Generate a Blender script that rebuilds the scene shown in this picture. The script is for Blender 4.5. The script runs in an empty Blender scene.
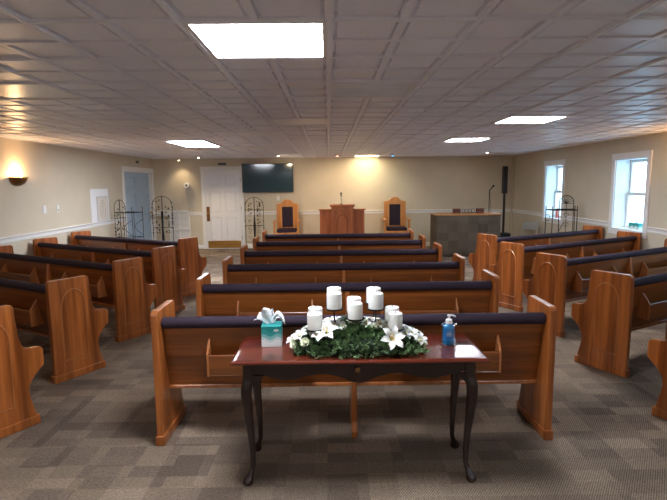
import bpy, bmesh, math, random
from mathutils import Vector, Matrix
random.seed(7)
S = bpy.context.scene
C = S.collection
PI = math.pi

# ------------------------------------------------------------------ camera, world, exposure
CAM_H, PITCH, YAW, ROLL, FPX = 1.6395, 0.1289, 0.0091, 0.0103, 506.1
r0 = Vector((math.cos(YAW), -math.sin(YAW), 0)); f0 = Vector((math.sin(YAW), math.cos(YAW), 0)); up0 = Vector((0, 0, 1))
fw = f0 * math.cos(PITCH) - up0 * math.sin(PITCH)
upv = f0 * math.sin(PITCH) + up0 * math.cos(PITCH)
rt = r0 * math.cos(ROLL) - upv * math.sin(ROLL)
uq = r0 * math.sin(ROLL) + upv * math.cos(ROLL)
cd = bpy.data.cameras.new('camera'); cam = bpy.data.objects.new('camera', cd); C.objects.link(cam)
M = Matrix((rt, uq, -fw)).transposed().to_4x4(); M.translation = Vector((0, 0, CAM_H))
cam.matrix_world = M
cd.sensor_width = 36; cd.lens = FPX / 667 * 36; cd.clip_start = 0.05; cd.clip_end = 200
S.camera = cam
S.view_settings.view_transform = 'Standard'; S.view_settings.look = 'None'
S.view_settings.gamma = 1; S.view_settings.use_curve_mapping = False
S.view_settings.exposure = 0.98

w = bpy.data.worlds.new('overcast_sky'); S.world = w; w.use_nodes = True
bg = w.node_tree.nodes['Background']
bg.inputs[0].default_value = (0.46, 0.76, 1.0, 1); bg.inputs[1].default_value = 4.2
PANEL = 30.0          # strength of the ceiling panels
SPOT_W = 26.0        # small ceiling spots
SCONCE_W = 8.0

# ------------------------------------------------------------------ materials
def s2l(c):
    return tuple((x / 12.92 if x <= .04045 else ((x + .055) / 1.055) ** 2.4) for x in [v / 255 for v in c])
def mat(name, rgb, rough=.6, metal=0, spec=.5, coat=0):
    m = bpy.data.materials.new(name); m.use_nodes = True
    b = m.node_tree.nodes['Principled BSDF']
    b.inputs['Base Color'].default_value = (*s2l(rgb), 1); b.inputs['Roughness'].default_value = rough
    b.inputs['Metallic'].default_value = metal; b.inputs['Specular IOR Level'].default_value = spec
    b.inputs['Coat Weight'].default_value = coat; b.inputs['Coat Roughness'].default_value = .15
    return m
def nodes(m): return m.node_tree.nodes, m.node_tree.links, m.node_tree.nodes['Principled BSDF']
def noisy(name, c1, c2, scale=(8, 8, 8), rough=.6, bump=0, detail=4, bscale=None, coat=0, nscale=1.0, spec=.5, metal=0, lo=.35, hi=.65, world=False):
    m = mat(name, c1, rough, coat=coat, spec=spec, metal=metal); N, L, b = nodes(m)
    tc = N.new('ShaderNodeTexCoord'); mp = N.new('ShaderNodeMapping'); mp.inputs['Scale'].default_value = scale
    if world:
        g = N.new('ShaderNodeNewGeometry'); L.new(g.outputs['Position'], mp.inputs[0])
    else: L.new(tc.outputs['Object'], mp.inputs[0])
    nz = N.new('ShaderNodeTexNoise'); nz.inputs['Scale'].default_value = nscale; nz.inputs['Detail'].default_value = detail
    L.new(mp.outputs[0], nz.inputs['Vector'])
    cr = N.new('ShaderNodeValToRGB'); cr.color_ramp.elements[0].color = (*s2l(c1), 1); cr.color_ramp.elements[1].color = (*s2l(c2), 1)
    cr.color_ramp.elements[0].position = lo; cr.color_ramp.elements[1].position = hi
    L.new(nz.outputs[0], cr.inputs[0]); L.new(cr.outputs[0], b.inputs['Base Color'])
    if bump:
        bp = N.new('ShaderNodeBump'); bp.inputs['Strength'].default_value = bump; bp.inputs['Distance'].default_value = .01
        L.new(nz.outputs[0], bp.inputs['Height']); L.new(bp.outputs[0], b.inputs['Normal'])
    return m
def wood(name, dark, light, axis, rough=.3, coat=.35, plank=None):
    """streaky grain running along one local axis; plank = width of the glued boards"""
    m = mat(name, light, rough, coat=coat); N, L, b = nodes(m)
    tc = N.new('ShaderNodeTexCoord'); mp = N.new('ShaderNodeMapping')
    sc = [22, 22, 22]; sc[axis] = 1.3; mp.inputs['Scale'].default_value = sc
    L.new(tc.outputs['Object'], mp.inputs[0])
    nz = N.new('ShaderNodeTexNoise'); nz.inputs['Scale'].default_value = 1.0; nz.inputs['Detail'].default_value = 6; nz.inputs['Distortion'].default_value = .6
    L.new(mp.outputs[0], nz.inputs['Vector'])
    cr = N.new('ShaderNodeValToRGB'); cr.color_ramp.elements[0].color = (*s2l(dark), 1); cr.color_ramp.elements[1].color = (*s2l(light), 1)
    cr.color_ramp.elements[0].position = .3; cr.color_ramp.elements[1].position = .68
    L.new(nz.outputs[0], cr.inputs[0])
    out = cr.outputs[0]
    if plank:
        ax2, wd = plank
        sp = N.new('ShaderNodeSeparateXYZ'); L.new(tc.outputs['Object'], sp.inputs[0])
        dv = N.new('ShaderNodeMath'); dv.operation = 'DIVIDE'; dv.inputs[1].default_value = wd; L.new(sp.outputs[ax2], dv.inputs[0])
        fl = N.new('ShaderNodeMath'); fl.operation = 'FLOOR'; L.new(dv.outputs[0], fl.inputs[0])
        wn = N.new('ShaderNodeTexWhiteNoise'); wn.noise_dimensions = '1D'; L.new(fl.outputs[0], wn.inputs['W'])
        mr = N.new('ShaderNodeMapRange'); mr.inputs[3].default_value = .78; mr.inputs[4].default_value = 1.15; L.new(wn.outputs[0], mr.inputs[0])
        mx = N.new('ShaderNodeMix'); mx.data_type = 'RGBA'; mx.blend_type = 'MULTIPLY'; mx.inputs[0].default_value = 1
        L.new(out, mx.inputs[6]); L.new(mr.outputs[0], mx.inputs[7]); out = mx.outputs[2]
    L.new(out, b.inputs['Base Color'])
    return m
def emis(name, rgb, st):
    m = mat(name, rgb, .5); N, L, b = nodes(m)
    b.inputs['Emission Color'].default_value = (*s2l(rgb), 1); b.inputs['Emission Strength'].default_value = st
    return m

oak_v = wood('oak_upright_grain', (128, 66, 26), (182, 106, 50), 2, plank=(1, .085))
oak_h = wood('oak_lengthwise_grain', (106, 56, 22), (148, 84, 36), 0, plank=(2, .11))
oak_edge = wood('oak_edge', (150, 86, 44), (184, 116, 66), 2)
pulpit_wood = wood('red_oak', (158, 84, 48), (196, 116, 72), 2)
chair_oak = wood('golden_oak', (190, 120, 58), (222, 152, 84), 2)
mahog = wood('dark_mahogany', (60, 23, 14), (106, 41, 24), 0, rough=.18, coat=.7)
mahog_leg = wood('mahogany_leg', (26, 13, 11), (44, 20, 16), 2, rough=.25, coat=.4)
purple = noisy('plum_fabric', (44, 34, 44), (58, 45, 58), (160, 160, 160), .85, bump=.3, spec=.25)
white_paint = mat('white_paint', (232, 230, 228), .4)
door_white = mat('white_door_paint', (226, 224, 226), .4)
door_daylit = mat('white_door_daylight_tint', (168, 190, 212), .5)  # white door; the blue cast of daylight is put into its colour
brass = noisy('brushed_brass', (176, 132, 66), (205, 160, 90), (3, 40, 40), .35, metal=.9)
brass_dark = mat('antique_brass', (128, 88, 46), .4, .6)
iron = mat('wrought_iron', (40, 34, 32), .6, .4)
black = mat('black_plastic', (20, 22, 26), .45)
black_box = noisy('speaker_black', (16, 20, 28), (26, 30, 38), (200, 200, 200), .6)
chrome = mat('chrome', (190, 190, 190), .25, .9)
grey_metal = mat('grey_steel', (160, 154, 146), .45, .6)
wax = mat('white_wax', (240, 238, 232), .5)
nodes(wax)[2].inputs['Subsurface Weight'].default_value = .15
nodes(wax)[2].inputs['Subsurface Radius'].default_value = (.02, .015, .01)
wick = mat('wick', (60, 50, 40), .9)
paper = mat('paper', (236, 236, 238), .7)
tissue_m = mat('tissue', (240, 240, 244), .8)
ink = mat('ink', (120, 116, 112), .8)

# wall paint: beige with the faint upright grooves of the panelling
def wallmat(name, axis):
    m = noisy(name, (204, 193, 173), (209, 198, 178), (2, 2, 2), .62, spec=.3, world=True); N, L, b = nodes(m)
    g = N.new('ShaderNodeNewGeometry'); sp = N.new('ShaderNodeSeparateXYZ'); L.new(g.outputs['Position'], sp.inputs[0])
    dv = N.new('ShaderNodeMath'); dv.operation = 'DIVIDE'; dv.inputs[1].default_value = .19; L.new(sp.outputs[axis], dv.inputs[0])
    fr = N.new('ShaderNodeMath'); fr.operation = 'FRACT'; L.new(dv.outputs[0], fr.inputs[0])
    lt = N.new('ShaderNodeMath'); lt.operation = 'GREATER_THAN'; lt.inputs[1].default_value = .06; L.new(fr.outputs[0], lt.inputs[0])
    bp = N.new('ShaderNodeBump'); bp.inputs['Strength'].default_value = .35; bp.inputs['Distance'].default_value = .004
    L.new(lt.outputs[0], bp.inputs['Height']); L.new(bp.outputs[0], b.inputs['Normal'])
    return m
wall_x = wallmat('beige_panelling', 0); wall_y = wallmat('beige_panelling_side', 1)

# carpet tiles in random browns and greys with a fine slanted rib
def carpet():
    m = mat('carpet_tiles', (110, 96, 84), .95, spec=.1); N, L, b = nodes(m)
    g = N.new('ShaderNodeNewGeometry')
    def cell(sx, sy, ox, oy, seed):
        mp = N.new('ShaderNodeMapping'); mp.inputs['Scale'].default_value = (1 / sx, 1 / sy, 0); mp.inputs['Location'].default_value = (ox, oy, seed)
        L.new(g.outputs['Position'], mp.inputs[0])
        f = N.new('ShaderNodeVectorMath'); f.operation = 'FLOOR'; L.new(mp.outputs[0], f.inputs[0])
        wn = N.new('ShaderNodeTexWhiteNoise'); L.new(f.outputs[0], wn.inputs['Vector'])
        return wn.outputs['Value']
    def math_(op, a, b_=None, v=None):
        n = N.new('ShaderNodeMath'); n.operation = op; L.new(a, n.inputs[0])
        if b_ is not None: L.new(b_, n.inputs[1])
        if v is not None: n.inputs[1].default_value = v
        return n.outputs[0]
    a = cell(.457, .457, .2, .1, 3.3); c = cell(.2285, .114, .1, .3, 7.7); d = cell(.2285, .2285, .37, .6, 11.2)
    s = math_('ADD', math_('MULTIPLY', a, v=.26), math_('MULTIPLY', c, v=.42)); s = math_('ADD', s, math_('MULTIPLY', d, v=.30))
    cr = N.new('ShaderNodeValToRGB'); e = cr.color_ramp.elements
    e[0].position = .12; e[0].color = (*s2l((96, 83, 73)), 1); e[1].position = .9; e[1].color = (*s2l((152, 134, 116)), 1)
    q = e.new(.36); q.color = (*s2l((116, 101, 88)), 1); q = e.new(.6); q.color = (*s2l((133, 116, 100)), 1)
    L.new(s, cr.inputs[0])
    # rib
    mp = N.new('ShaderNodeMapping'); mp.inputs['Rotation'].default_value = (0, 0, .6); L.new(g.outputs['Position'], mp.inputs[0])
    wv = N.new('ShaderNodeTexWave'); wv.inputs['Scale'].default_value = 28; wv.inputs['Distortion'].default_value = 1.5; wv.inputs['Detail'].default_value = 2
    L.new(mp.outputs[0], wv.inputs[0])
    nz = N.new('ShaderNodeTexNoise'); nz.inputs['Scale'].default_value = 75; L.new(g.outputs['Position'], nz.inputs['Vector'])
    k = math_('ADD', math_('MULTIPLY', wv.outputs['Fac'], v=.45), math_('MULTIPLY', nz.outputs[0], v=.75))
    mr = N.new('ShaderNodeMapRange'); mr.inputs[1].default_value = .2; mr.inputs[2].default_value = 1.0; mr.inputs[3].default_value = .35; mr.inputs[4].default_value = 1.6; L.new(k, mr.inputs[0])
    mx = N.new('ShaderNodeMix'); mx.data_type = 'RGBA'; mx.blend_type = 'MULTIPLY'; mx.inputs[0].default_value = 1
    L.new(cr.outputs[0], mx.inputs[6]); L.new(mr.outputs[0], mx.inputs[7]); L.new(mx.outputs[2], b.inputs['Base Color'])
    bp = N.new('ShaderNodeBump'); bp.inputs['Strength'].default_value = .4; bp.inputs['Distance'].default_value = .004
    L.new(k, bp.inputs['Height']); L.new(bp.outputs[0], b.inputs['Normal'])
    return m
carpet_m = carpet()
tile_m = mat('ceiling_tile', (243, 243, 253), .36, spec=.5)
tbar_m = mat('ceiling_grid', (243, 243, 250), .4)

# ------------------------------------------------------------------ mesh helpers
class MB:
    def __init__(s): s.bm = bmesh.new()
    def box(s, x0, x1, y0, y1, z0, z1):
        v = [s.bm.verts.new(p) for p in ((x0, y0, z0), (x1, y0, z0), (x1, y1, z0), (x0, y1, z0), (x0, y0, z1), (x1, y0, z1), (x1, y1, z1), (x0, y1, z1))]
        for f in ((3, 2, 1, 0), (4, 5, 6, 7), (0, 1, 5, 4), (1, 2, 6, 5), (2, 3, 7, 6), (3, 0, 4, 7)): s.bm.faces.new([v[i] for i in f])
        return s
    def prism(s, pts, a, b, axis=0):
        """polygon pts (u,v) extruded along axis from a to b. axis0: (y,z); axis1: (x,z); axis2: (x,y)"""
        def P(u, v, t): return {0: (t, u, v), 1: (u, t, v), 2: (u, v, t)}[axis]
        A = [s.bm.verts.new(P(u, v, a)) for u, v in pts]; B = [s.bm.verts.new(P(u, v, b)) for u, v in pts]
        n = len(pts)
        s.bm.faces.new(A); s.bm.faces.new(B[::-1])
        for i in range(n): s.bm.faces.new((A[i], B[i], B[(i + 1) % n], A[(i + 1) % n]))
        return s
    def tube(s, pts, r, n=8, closed=False, squash=None):
        pts = [Vector(p) for p in pts]; m = len(pts)
        rs = r if isinstance(r, (list, tuple)) else [r] * m
        rings = []; prev = None
        for i, p in enumerate(pts):
            if closed: t = pts[(i + 1) % m] - pts[i - 1]
            else: t = pts[min(i + 1, m - 1)] - pts[max(i - 1, 0)]
            t.normalize()
            if prev is None:
                a = Vector((0, 0, 1)) if abs(t.z) < .9 else Vector((1, 0, 0))
                u = t.cross(a).normalized()
            else: u = (prev - t * prev.dot(t)).normalized()
            prev = u; v = t.cross(u)
            ring = []
            for k in range(n):
                an = 2 * PI * k / n + PI / n
                ring.append(s.bm.verts.new(p + (u * math.cos(an) + v * math.sin(an)) * rs[i]))
            rings.append(ring)
        for i in range(m if closed else m - 1):
            A, B = rings[i], rings[(i + 1) % m]
            for k in range(n): s.bm.faces.new((A[k], A[(k + 1) % n], B[(k + 1) % n], B[k]))
        if not closed: s.bm.faces.new(rings[0][::-1]); s.bm.faces.new(rings[-1])
        return s
    def lathe(s, prof, cx=0, cy=0, n=24, sx=1, sy=1, cz=0):
        rings = []
        for r, z in prof:
            rings.append([s.bm.verts.new((cx + r * sx * math.cos(2 * PI * k / n), cy + r * sy * math.sin(2 * PI * k / n), cz + z)) for k in range(n)])
        for A, B in zip(rings, rings[1:]):
            for k in range(n): s.bm.faces.new((A[k], A[(k + 1) % n], B[(k + 1) % n], B[k]))
        if prof[0][0] > 1e-4: s.bm.faces.new(rings[0][::-1])
        if prof[-1][0] > 1e-4: s.bm.faces.new(rings[-1])
        return s
    def ball(s, c, r, n=6, sz=1):
        mt = Matrix.Translation(c) @ Matrix.Diagonal((r, r, r * sz, 1))
        bmesh.ops.create_icosphere(s.bm, subdivisions=1, radius=1, matrix=mt); return s
    def face(s, pts):
        s.bm.faces.new([s.bm.verts.new(p) for p in pts]); return s
    def build(s, name, m, parent=None, smooth=False, bevel=0, loc=None, seg=2):
        bmesh.ops.remove_doubles(s.bm, verts=s.bm.verts, dist=1e-5)
        bmesh.ops.recalc_face_normals(s.bm, faces=s.bm.faces)
        me = bpy.data.meshes.new(name)
        if smooth:
            for f in s.bm.faces: f.smooth = True
        s.bm.to_mesh(me); s.bm.free()
        for mm in (m if isinstance(m, (list, tuple)) else [m]): me.materials.append(mm)
        if smooth:
            try: me.set_sharp_from_angle(angle=math.radians(38))
            except Exception: pass
        o = bpy.data.objects.new(name, me); C.objects.link(o)
        if parent: o.parent = parent
        if loc: o.location = loc
        if bevel:
            b = o.modifiers.new('bevel', 'BEVEL'); b.width = bevel; b.segments = seg; b.limit_method = 'ANGLE'; b.angle_limit = math.radians(40)
        return o
def thing(name, label, cat, loc=(0, 0, 0), rz=0, group=None):
    o = bpy.data.objects.new(name, None); C.objects.link(o); o.empty_display_size = .1
    o.location = loc; o.rotation_euler = (0, 0, rz); o['label'] = label; o['category'] = cat
    if group: o['group'] = group
    return o
def tag(o, label, cat, group=None):
    o['label'] = label; o['category'] = cat
    if group: o['group'] = group
    return o
def struct(o): o['kind'] = 'structure'; return o
def copy_thing(root, label, loc, rz=0, rx=0, ry=0, scale=1):
    def cp(o, par):
        c = o.copy(); C.objects.link(c)
        if par: c.parent = par
        for ch in o.children: cp(ch, c)
        return c
    r = cp(root, None); r.location = loc; r.rotation_euler = (rx, ry, rz); r['label'] = label
    if scale != 1: r.scale = (scale,) * 3
    return r

# ------------------------------------------------------------------ room
XL, XR, YB, YF, H = -4.5, 4.8, 13.22, -3.6, 2.333
WT = .34
struct(MB().box(XL - .1, XR + WT, YF - .1, YB + .1, -.06, 0).build('floor', carpet_m))
struct(MB().box(XL - .1, XR + WT, YB, YB + .12, 0, H + .03).build('wall_back', wall_x))
struct(MB().box(XL - .1, XR + WT, YF - .12, YF, 0, H + .03).build('wall_front', wall_x))

# left wall with the recessed doorway
DY0, DY1, DZ = 11.30, 13.06, 1.985
wl = MB()
wl.box(XL - .3, XL, YF, DY0, 0, H + .03); wl.box(XL - .3, XL, DY1, YB, 0, H + .03); wl.box(XL - .3, XL, DY0, DY1, DZ, H + .03)
struct(wl.build('wall_left', wall_y))

# right wall with window openings
WIN = [(7.64, 8.49), (10.39, 11.20), (4.90, 5.75), (2.16, 3.01)]
WZ0, WZ1 = .865, 2.0
wr = MB(); ys = YF
for a, b_ in sorted(WIN):
    wr.box(XR, XR + WT, ys, a, 0, H + .03); wr.box(XR, XR + WT, a, b_, 0, WZ0); wr.box(XR, XR + WT, a, b_, WZ1, H + .03); ys = b_
wr.box(XR, XR + WT, ys, YB, 0, H + .03)
struct(wr.build('wall_right', wall_y))
struct(MB().box(XR - .035, XR, YB - .10, YB, 0, H).build('trim_1', wall_y))   # boxed pipe chase in the corner

# chair rail and baseboard, profiled
rail_p = [(0, .875), (.010, .875), (.014, .892), (.010, .905), (.012, .93), (.026, .94), (.030, .955), (.022, .962), (0, .962)]
base_p = [(0, 0), (.014, 0), (.014, .085), (.006, .10), (0, .10)]
def run(profile, side, a, b_):
    m = MB()
    for p, q in ((a, b_) if isinstance(a, tuple) else ((a, b_),)):
        pass
    return m
def strip(name, profile, side, spans):
    m = MB()
    for a, b_ in spans:
        if side == 'left': m.prism([(XL + u, v) for u, v in profile], a, b_, 1)
        if side == 'right': m.prism([(XR - u, v) for u, v in profile], a, b_, 1)
        if side == 'back': m.prism([(YB - u, v) for u, v in profile], a, b_, 0)
        if side == 'front': m.prism([(YF + u, v) for u, v in profile], a, b_, 0)
    return struct(m.build(name, white_paint))
DW0, DW1 = -3.275, -2.185            # white door casing on the back wall
wspan = []; ys = YF
for a, b_ in sorted(WIN): wspan.append((ys, a - .1)); ys = b_ + .1
wspan.append((ys, YB))
strip('trim_2', rail_p, 'left', [(YF, DY0 - .12)])
strip('trim_3', rail_p, 'back', [(XL, -4.16), (-3.60, DW0), (DW1, XR)])
strip('trim_4', rail_p, 'right', wspan)
strip('baseboard_left', base_p, 'left', [(YF, DY0 - .12)])
strip('baseboard_back', base_p, 'back', [(XL, -4.16), (-3.60, DW0), (DW1, XR)])
strip('baseboard_right', base_p, 'right', [(YF, YB)])
strip('baseboard_front', base_p, 'front', [(XL, XR)])

# ceiling: 2 x 2 ft tiles, each pressed into four coffers, in a metal grid
T = .64; GX, GY = .013, 2.265
LIGHTS = [(-1, 0, 1, 'white lit ceiling panel nearest the camera, above the aisle'),
          (3, 5, 1, 'lit ceiling panel at right, nearer of the right-hand pair'),
          (3, 9, 1, 'lit ceiling panel at right, farther one nearest the draped table'),
          (-4, 9, 2, 'lit ceiling panel over the left-hand pews'),
          (1, 16, 1, 'lit ceiling panel close to the back wall above the pulpit'),
          (-4, -6, 1, 'added fill light panel behind the camera at left'), (3, -6, 1, 'added fill light panel behind the camera at right')]  # unseen pair behind the camera, added to brighten the candle fronts
VENTS = [(0, 2, 1, 1, 'brushed metal ceiling grille beyond the nearest light panel', 1), (-1, 5, 1, 1, 'flat pale ceiling vent panel above the central pews, left of the brushed metal grille', 0),
         (-4, 5, 1, 1, 'flat beige ceiling vent panel over the left-hand pews', 0), (-2, 7, 1, 1, 'flat grey ceiling vent panel between the left light and the middle', 0),
         (-5, 2, 2, 1, 'wide flat ceiling vent panel near the wall lamp at upper left', 0), (4, 7, 1, 1, 'flat grey ceiling vent panel between the two right-hand lights', 0),
         (-3, 11, 2, 1, 'flat beige ceiling vent panel beyond the left light', 0)]
taken = set()
for i, j, n, _ in LIGHTS:
    for k in range(n): taken.add((i, j + k))
for i, j, n, q, _, _k in VENTS:
    for k in range(n): taken.add((i + k, j))
ce = MB(); tb = MB()
i0 = math.floor((XL - GX) / T); i1 = math.ceil((XR - GX) / T); j0 = math.floor((YF - GY) / T); j1 = math.ceil((YB - GY) / T)
bm = ce.bm
def ring(x0, x1, y0, y1, z): return [bm.verts.new(p) for p in ((x0, y0, z), (x1, y0, z), (x1, y1, z), (x0, y1, z))]
def clampx(v): return min(max(v, XL), XR)
def clampy(v): return min(max(v, YF), YB)
for i in range(i0, i1):
    for j in range(j0, j1):
        if (i, j) in taken: continue
        for a in (0, .5):
            for c in (0, .5):
                x0, x1 = clampx(GX + (i + a) * T), clampx(GX + (i + a + .5) * T); y0, y1 = clampy(GY + (j + c) * T), clampy(GY + (j + c + .5) * T)
                if x1 - x0 < .15 or y1 - y0 < .15:
                    if x1 > x0 and y1 > y0: bm.faces.new(ring(x0, x1, y0, y1, H))
                    continue
                R = [ring(x0, x1, y0, y1, H)]
                for ins, dz in ((.018, 0), (.020, .026), (.034, .026), (.036, .006)):
                    R.append(ring(x0 + ins, x1 - ins, y0 + ins, y1 - ins, H + dz))
                for A, B in zip(R, R[1:]):
                    for k in range(4): bm.faces.new((A[k], A[(k + 1) % 4], B[(k + 1) % 4], B[k]))
                bm.faces.new(R[-1])
for f in bm.faces:
    f.normal_update()
    if f.normal.z > 0: f.normal_flip()
me = bpy.data.meshes.new('ceiling'); bm.to_mesh(me); bm.free(); me.materials.append(tile_m)
o = bpy.data.objects.new('ceiling', me); C.objects.link(o); struct(o)
struct(MB().box(XL - .3, XR + WT, YF - .12, YB + .12, H + .12, H + .2).build('ceiling_deck', tile_m))
for i in range(i0 + 1, i1):
    x = GX + i * T; tb.box(x - .009, x + .009, YF, YB, H - .006, H + .001)
for j in range(j0 + 1, j1):
    y = GY + j * T
    if y < YB: tb.box(XL, XR, y - .009, y + .009, H - .005, H + .0015)
struct(tb.build('trim_5', tbar_m))

glow = emis('lit_diffuser', (240, 246, 255), PANEL)
glow_warm = emis('aged_diffuser', (255, 236, 190), PANEL * .28)
for i, j, n, lab in LIGHTS:
    x0, y0 = GX + i * T + .010, GY + j * T + .010; x1 = x0 + T - .020; y1 = y0 + n * T - .020
    t = thing('ceiling_light', lab, 'ceiling light', ((x0 + x1) / 2, (y0 + y1) / 2, H), group='lit ceiling panels')
    hx, hy = (x1 - x0) / 2, (y1 - y0) / 2
    fr = MB()
    for a in ((-hx, hx, -hy, -hy + .022), (-hx, hx, hy - .022, hy), (-hx, -hx + .022, -hy + .022, hy - .022), (hx - .022, hx, -hy + .022, hy - .022)): fr.box(*a, -.004, .05)
    fr.box(-hx, hx, -hy, hy, .05, .06)
    fr.build('frame', white_paint, t)
    MB().box(-hx + .022, hx - .022, -hy + .022, hy - .022, 0.001, .012).build('diffuser', glow_warm if j == 16 else glow, t)
vent_flat = mat('vent_panel', (240, 240, 244), .3, spec=.6)
vent_metal = noisy('vent_metal', (228, 228, 232), (244, 244, 248), (3, 60, 3), .4, metal=.1)
for i, j, n, q, lab, kind in VENTS:
    x0, y0 = GX + i * T + .012, GY + j * T + .012; x1 = x0 + n * T - .024; y1 = y0 + T - .024
    t = thing('ceiling_vent', lab, 'ceiling vent', ((x0 + x1) / 2, (y0 + y1) / 2, H), group='flat ceiling vents')
    hx, hy = (x1 - x0) / 2, (y1 - y0) / 2
    m = MB(); m.box(-hx, hx, -hy, hy, .004, .016); m.build('plate', vent_metal if kind else vent_flat, t, bevel=.003)
    m = MB()
    for a in ((-hx, hx, -hy, -hy + .02), (-hx, hx, hy - .02, hy), (-hx, -hx + .02, -hy + .02, hy - .02), (hx - .02, hx, -hy + .02, hy - .02)): m.box(*a, -.004, .004)
    if kind:
        for k in range(14):
            y = -hy + .045 + k * (2 * hy - .09) / 13; m.box(-hx + .03, hx - .03, y - .008, y + .004, -.001, .004)
    m.build('frame', vent_metal if kind else vent_flat, t)

# ground outside, seen through the windows
struct(MB().box(XR + WT + .02, XR + 40, -25, 45, -.35, -.3).build('ground_outside', noisy('pale_gravel', (205, 208, 212), (225, 228, 232), (1, 1, 1), .9, world=True)))

# ------------------------------------------------------------------ windows
glass_m = bpy.data.materials.new('window_glass'); glass_m.use_nodes = True
N = glass_m.node_tree.nodes; L = glass_m.node_tree.links; N.clear()
out = N.new('ShaderNodeOutputMaterial'); mx = N.new('ShaderNodeMixShader'); tr = N.new('ShaderNodeBsdfTransparent'); gl = N.new('ShaderNodeBsdfGlossy'); 
gl.inputs['Roughness'].default_value = .02; tr.inputs[0].default_value = (.93, .97, 1, 1)
mx.inputs[0].default_value = .07; L.new(tr.outputs[0], mx.inputs[1]); L.new(gl.outputs[0], mx.inputs[2]); L.new(mx.outputs[0], out.inputs[0])
for n, (a, b_) in enumerate(WIN):
    t = bpy.data.objects.new('window_%d' % (n + 1), None); C.objects.link(t); t.location = (XR, (a + b_) / 2, WZ0); t['kind'] = 'structure'
    hw = (b_ - a) / 2; hz = WZ1 - WZ0
    m = MB(); cw = .095
    m.box(-.022, 0, -hw - cw, -hw, -.01, hz); m.box(-.022, 0, hw, hw + cw, -.01, hz); m.box(-.026, 0, -hw - cw - .008, hw + cw + .008, hz, hz + cw)
    m.box(-.022, 0, -hw - cw, hw + cw, -.095, -.02)
    m.build('window_casing', white_paint, t, bevel=.005)
    m = MB(); m.box(0, .26, -hw, -hw + .012, 0, hz); m.box(0, .26, hw - .012, hw, 0, hz); m.box(0, .26, -hw, hw, hz - .012, hz)
    m.build('window_jamb', white_paint, t)
    MB().box(-.04, .26, -hw - .02, hw + .02, -.02, .012).build('window_sill', white_paint, t, bevel=.005)
    for nm, z0, z1, xo in (('window_sash', .012, hz / 2 + .02, .20), ('window_sash', hz / 2 - .02, hz - .012, .235)):
        m = MB(); k = .045; A, B = -hw + .012, hw - .012
        m.box(xo, xo + .032, A, A + k, z0, z1); m.box(xo, xo + .032, B - k, B, z0, z1); m.box(xo, xo + .032, A + k, B - k, z0, z0 + k); m.box(xo, xo + .032, A + k, B - k, z1 - k, z1)
        s_ = m.build(nm, white_paint, t, bevel=.004)
        MB().box(xo + .014, xo + .018, A + k, B - k, z0 + k, z1 - k).build('window_pane', glass_m, s_)

# ------------------------------------------------------------------ doors
def six_panel(t, w_, h_, m_, depth, axis='x'):
    """door slab with six raised panels, local x = width, faces -y; returns slab"""
    cols = [(.11, w_ / 2 - .045), (w_ / 2 + .045, w_ - .11)]
    rows = [(.20, .82), (.95, 1.50), (1.62, h_ - .11)]
    if h_ < 2: rows = [(.20, .80), (.92, 1.46), (1.58, h_ - .10)]
    m = MB(); m.box(0, w_, .020, depth, 0, h_)
    # stiles and rails in front
    m.box(0, cols[0][0], 0, .020, 0, h_); m.box(cols[1][1], w_, 0, .020, 0, h_); m.box(cols[0][1], cols[1][0], 0, .020, 0, h_)
    zs = [0] + [v for r in rows for v in r] + [h_]
    for c0, c1 in cols:
        for k in range(0, len(zs), 2): m.box(c0, c1, 0, .020, zs[k], zs[k + 1])
        for r_0, r_1 in rows:
            R = [(c0 + .012, c1 - .012, r_0 + .012, r_1 - .012, .020), (c0 + .04, c1 - .04, r_0 + .04, r_1 - .04, .007)]
            V = [[m.bm.verts.new(p) for p in ((a, y, c), (b, y, c), (b, y, d), (a, y, d))] for a, b, c, d, y in R]
            for k in range(4): m.bm.faces.new((V[0][k], V[0][(k + 1) % 4], V[1][(k + 1) % 4], V[1][k]))
            m.bm.faces.new(V[1])
    return m.build('door_slab', m_, t)
# white door on the back wall
d1 = bpy.data.objects.new('door_1', None); C.objects.link(d1); d1['kind'] = 'structure'; d1.location = (-3.175, YB - .05, 0)
six_panel(d1, .915, 2.03, door_white, .045)
m = MB(); m.box(-.10, -.004, -.0, .05, 0, 2.035); m.box(.919, .99, 0, .05, 0, 2.035); m.box(-.112, 1.0, -.006, .05, 2.035, 2.125)
m.build('door_casing', white_paint, d1, bevel=.005)
MB().box(.03, .885, -.006, 0, .02, .21).build('kick_plate', brass, d1, bevel=.002)
m = MB(); m.box(.018, .10, -.008, 0, .72, 1.10); p = m.build('lock_plate', brass_dark, d1, bevel=.004)
m = MB(); m.tube([(.06, -.008, .93), (.06, -.045, .93)], .011); m.ball((.06, -.06, .93), .035); m.build('door_knob', brass, d1, smooth=True)
for z in (.28, 1.06, 1.78): MB().tube([(.918, -.008, z - .045), (.918, -.008, z + .045)], .008).build('hinge', grey_metal, d1, smooth=True)
m = MB(); m.box(.42, .915, -.055, -.008, 2.045, 2.075); m.box(.35, .44, -.05, -.01, 2.05, 2.07); m.build('door_closer', white_paint, d1, bevel=.006)
# recessed white door in the left wall, daylight blue painted into its colour
d2 = bpy.data.objects.new('door_2', None); C.objects.link(d2); d2['kind'] = 'structure'; d2.location = (XL - .17, DY1 - .012, 0); d2.rotation_euler = (0, 0, -PI / 2)
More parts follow.
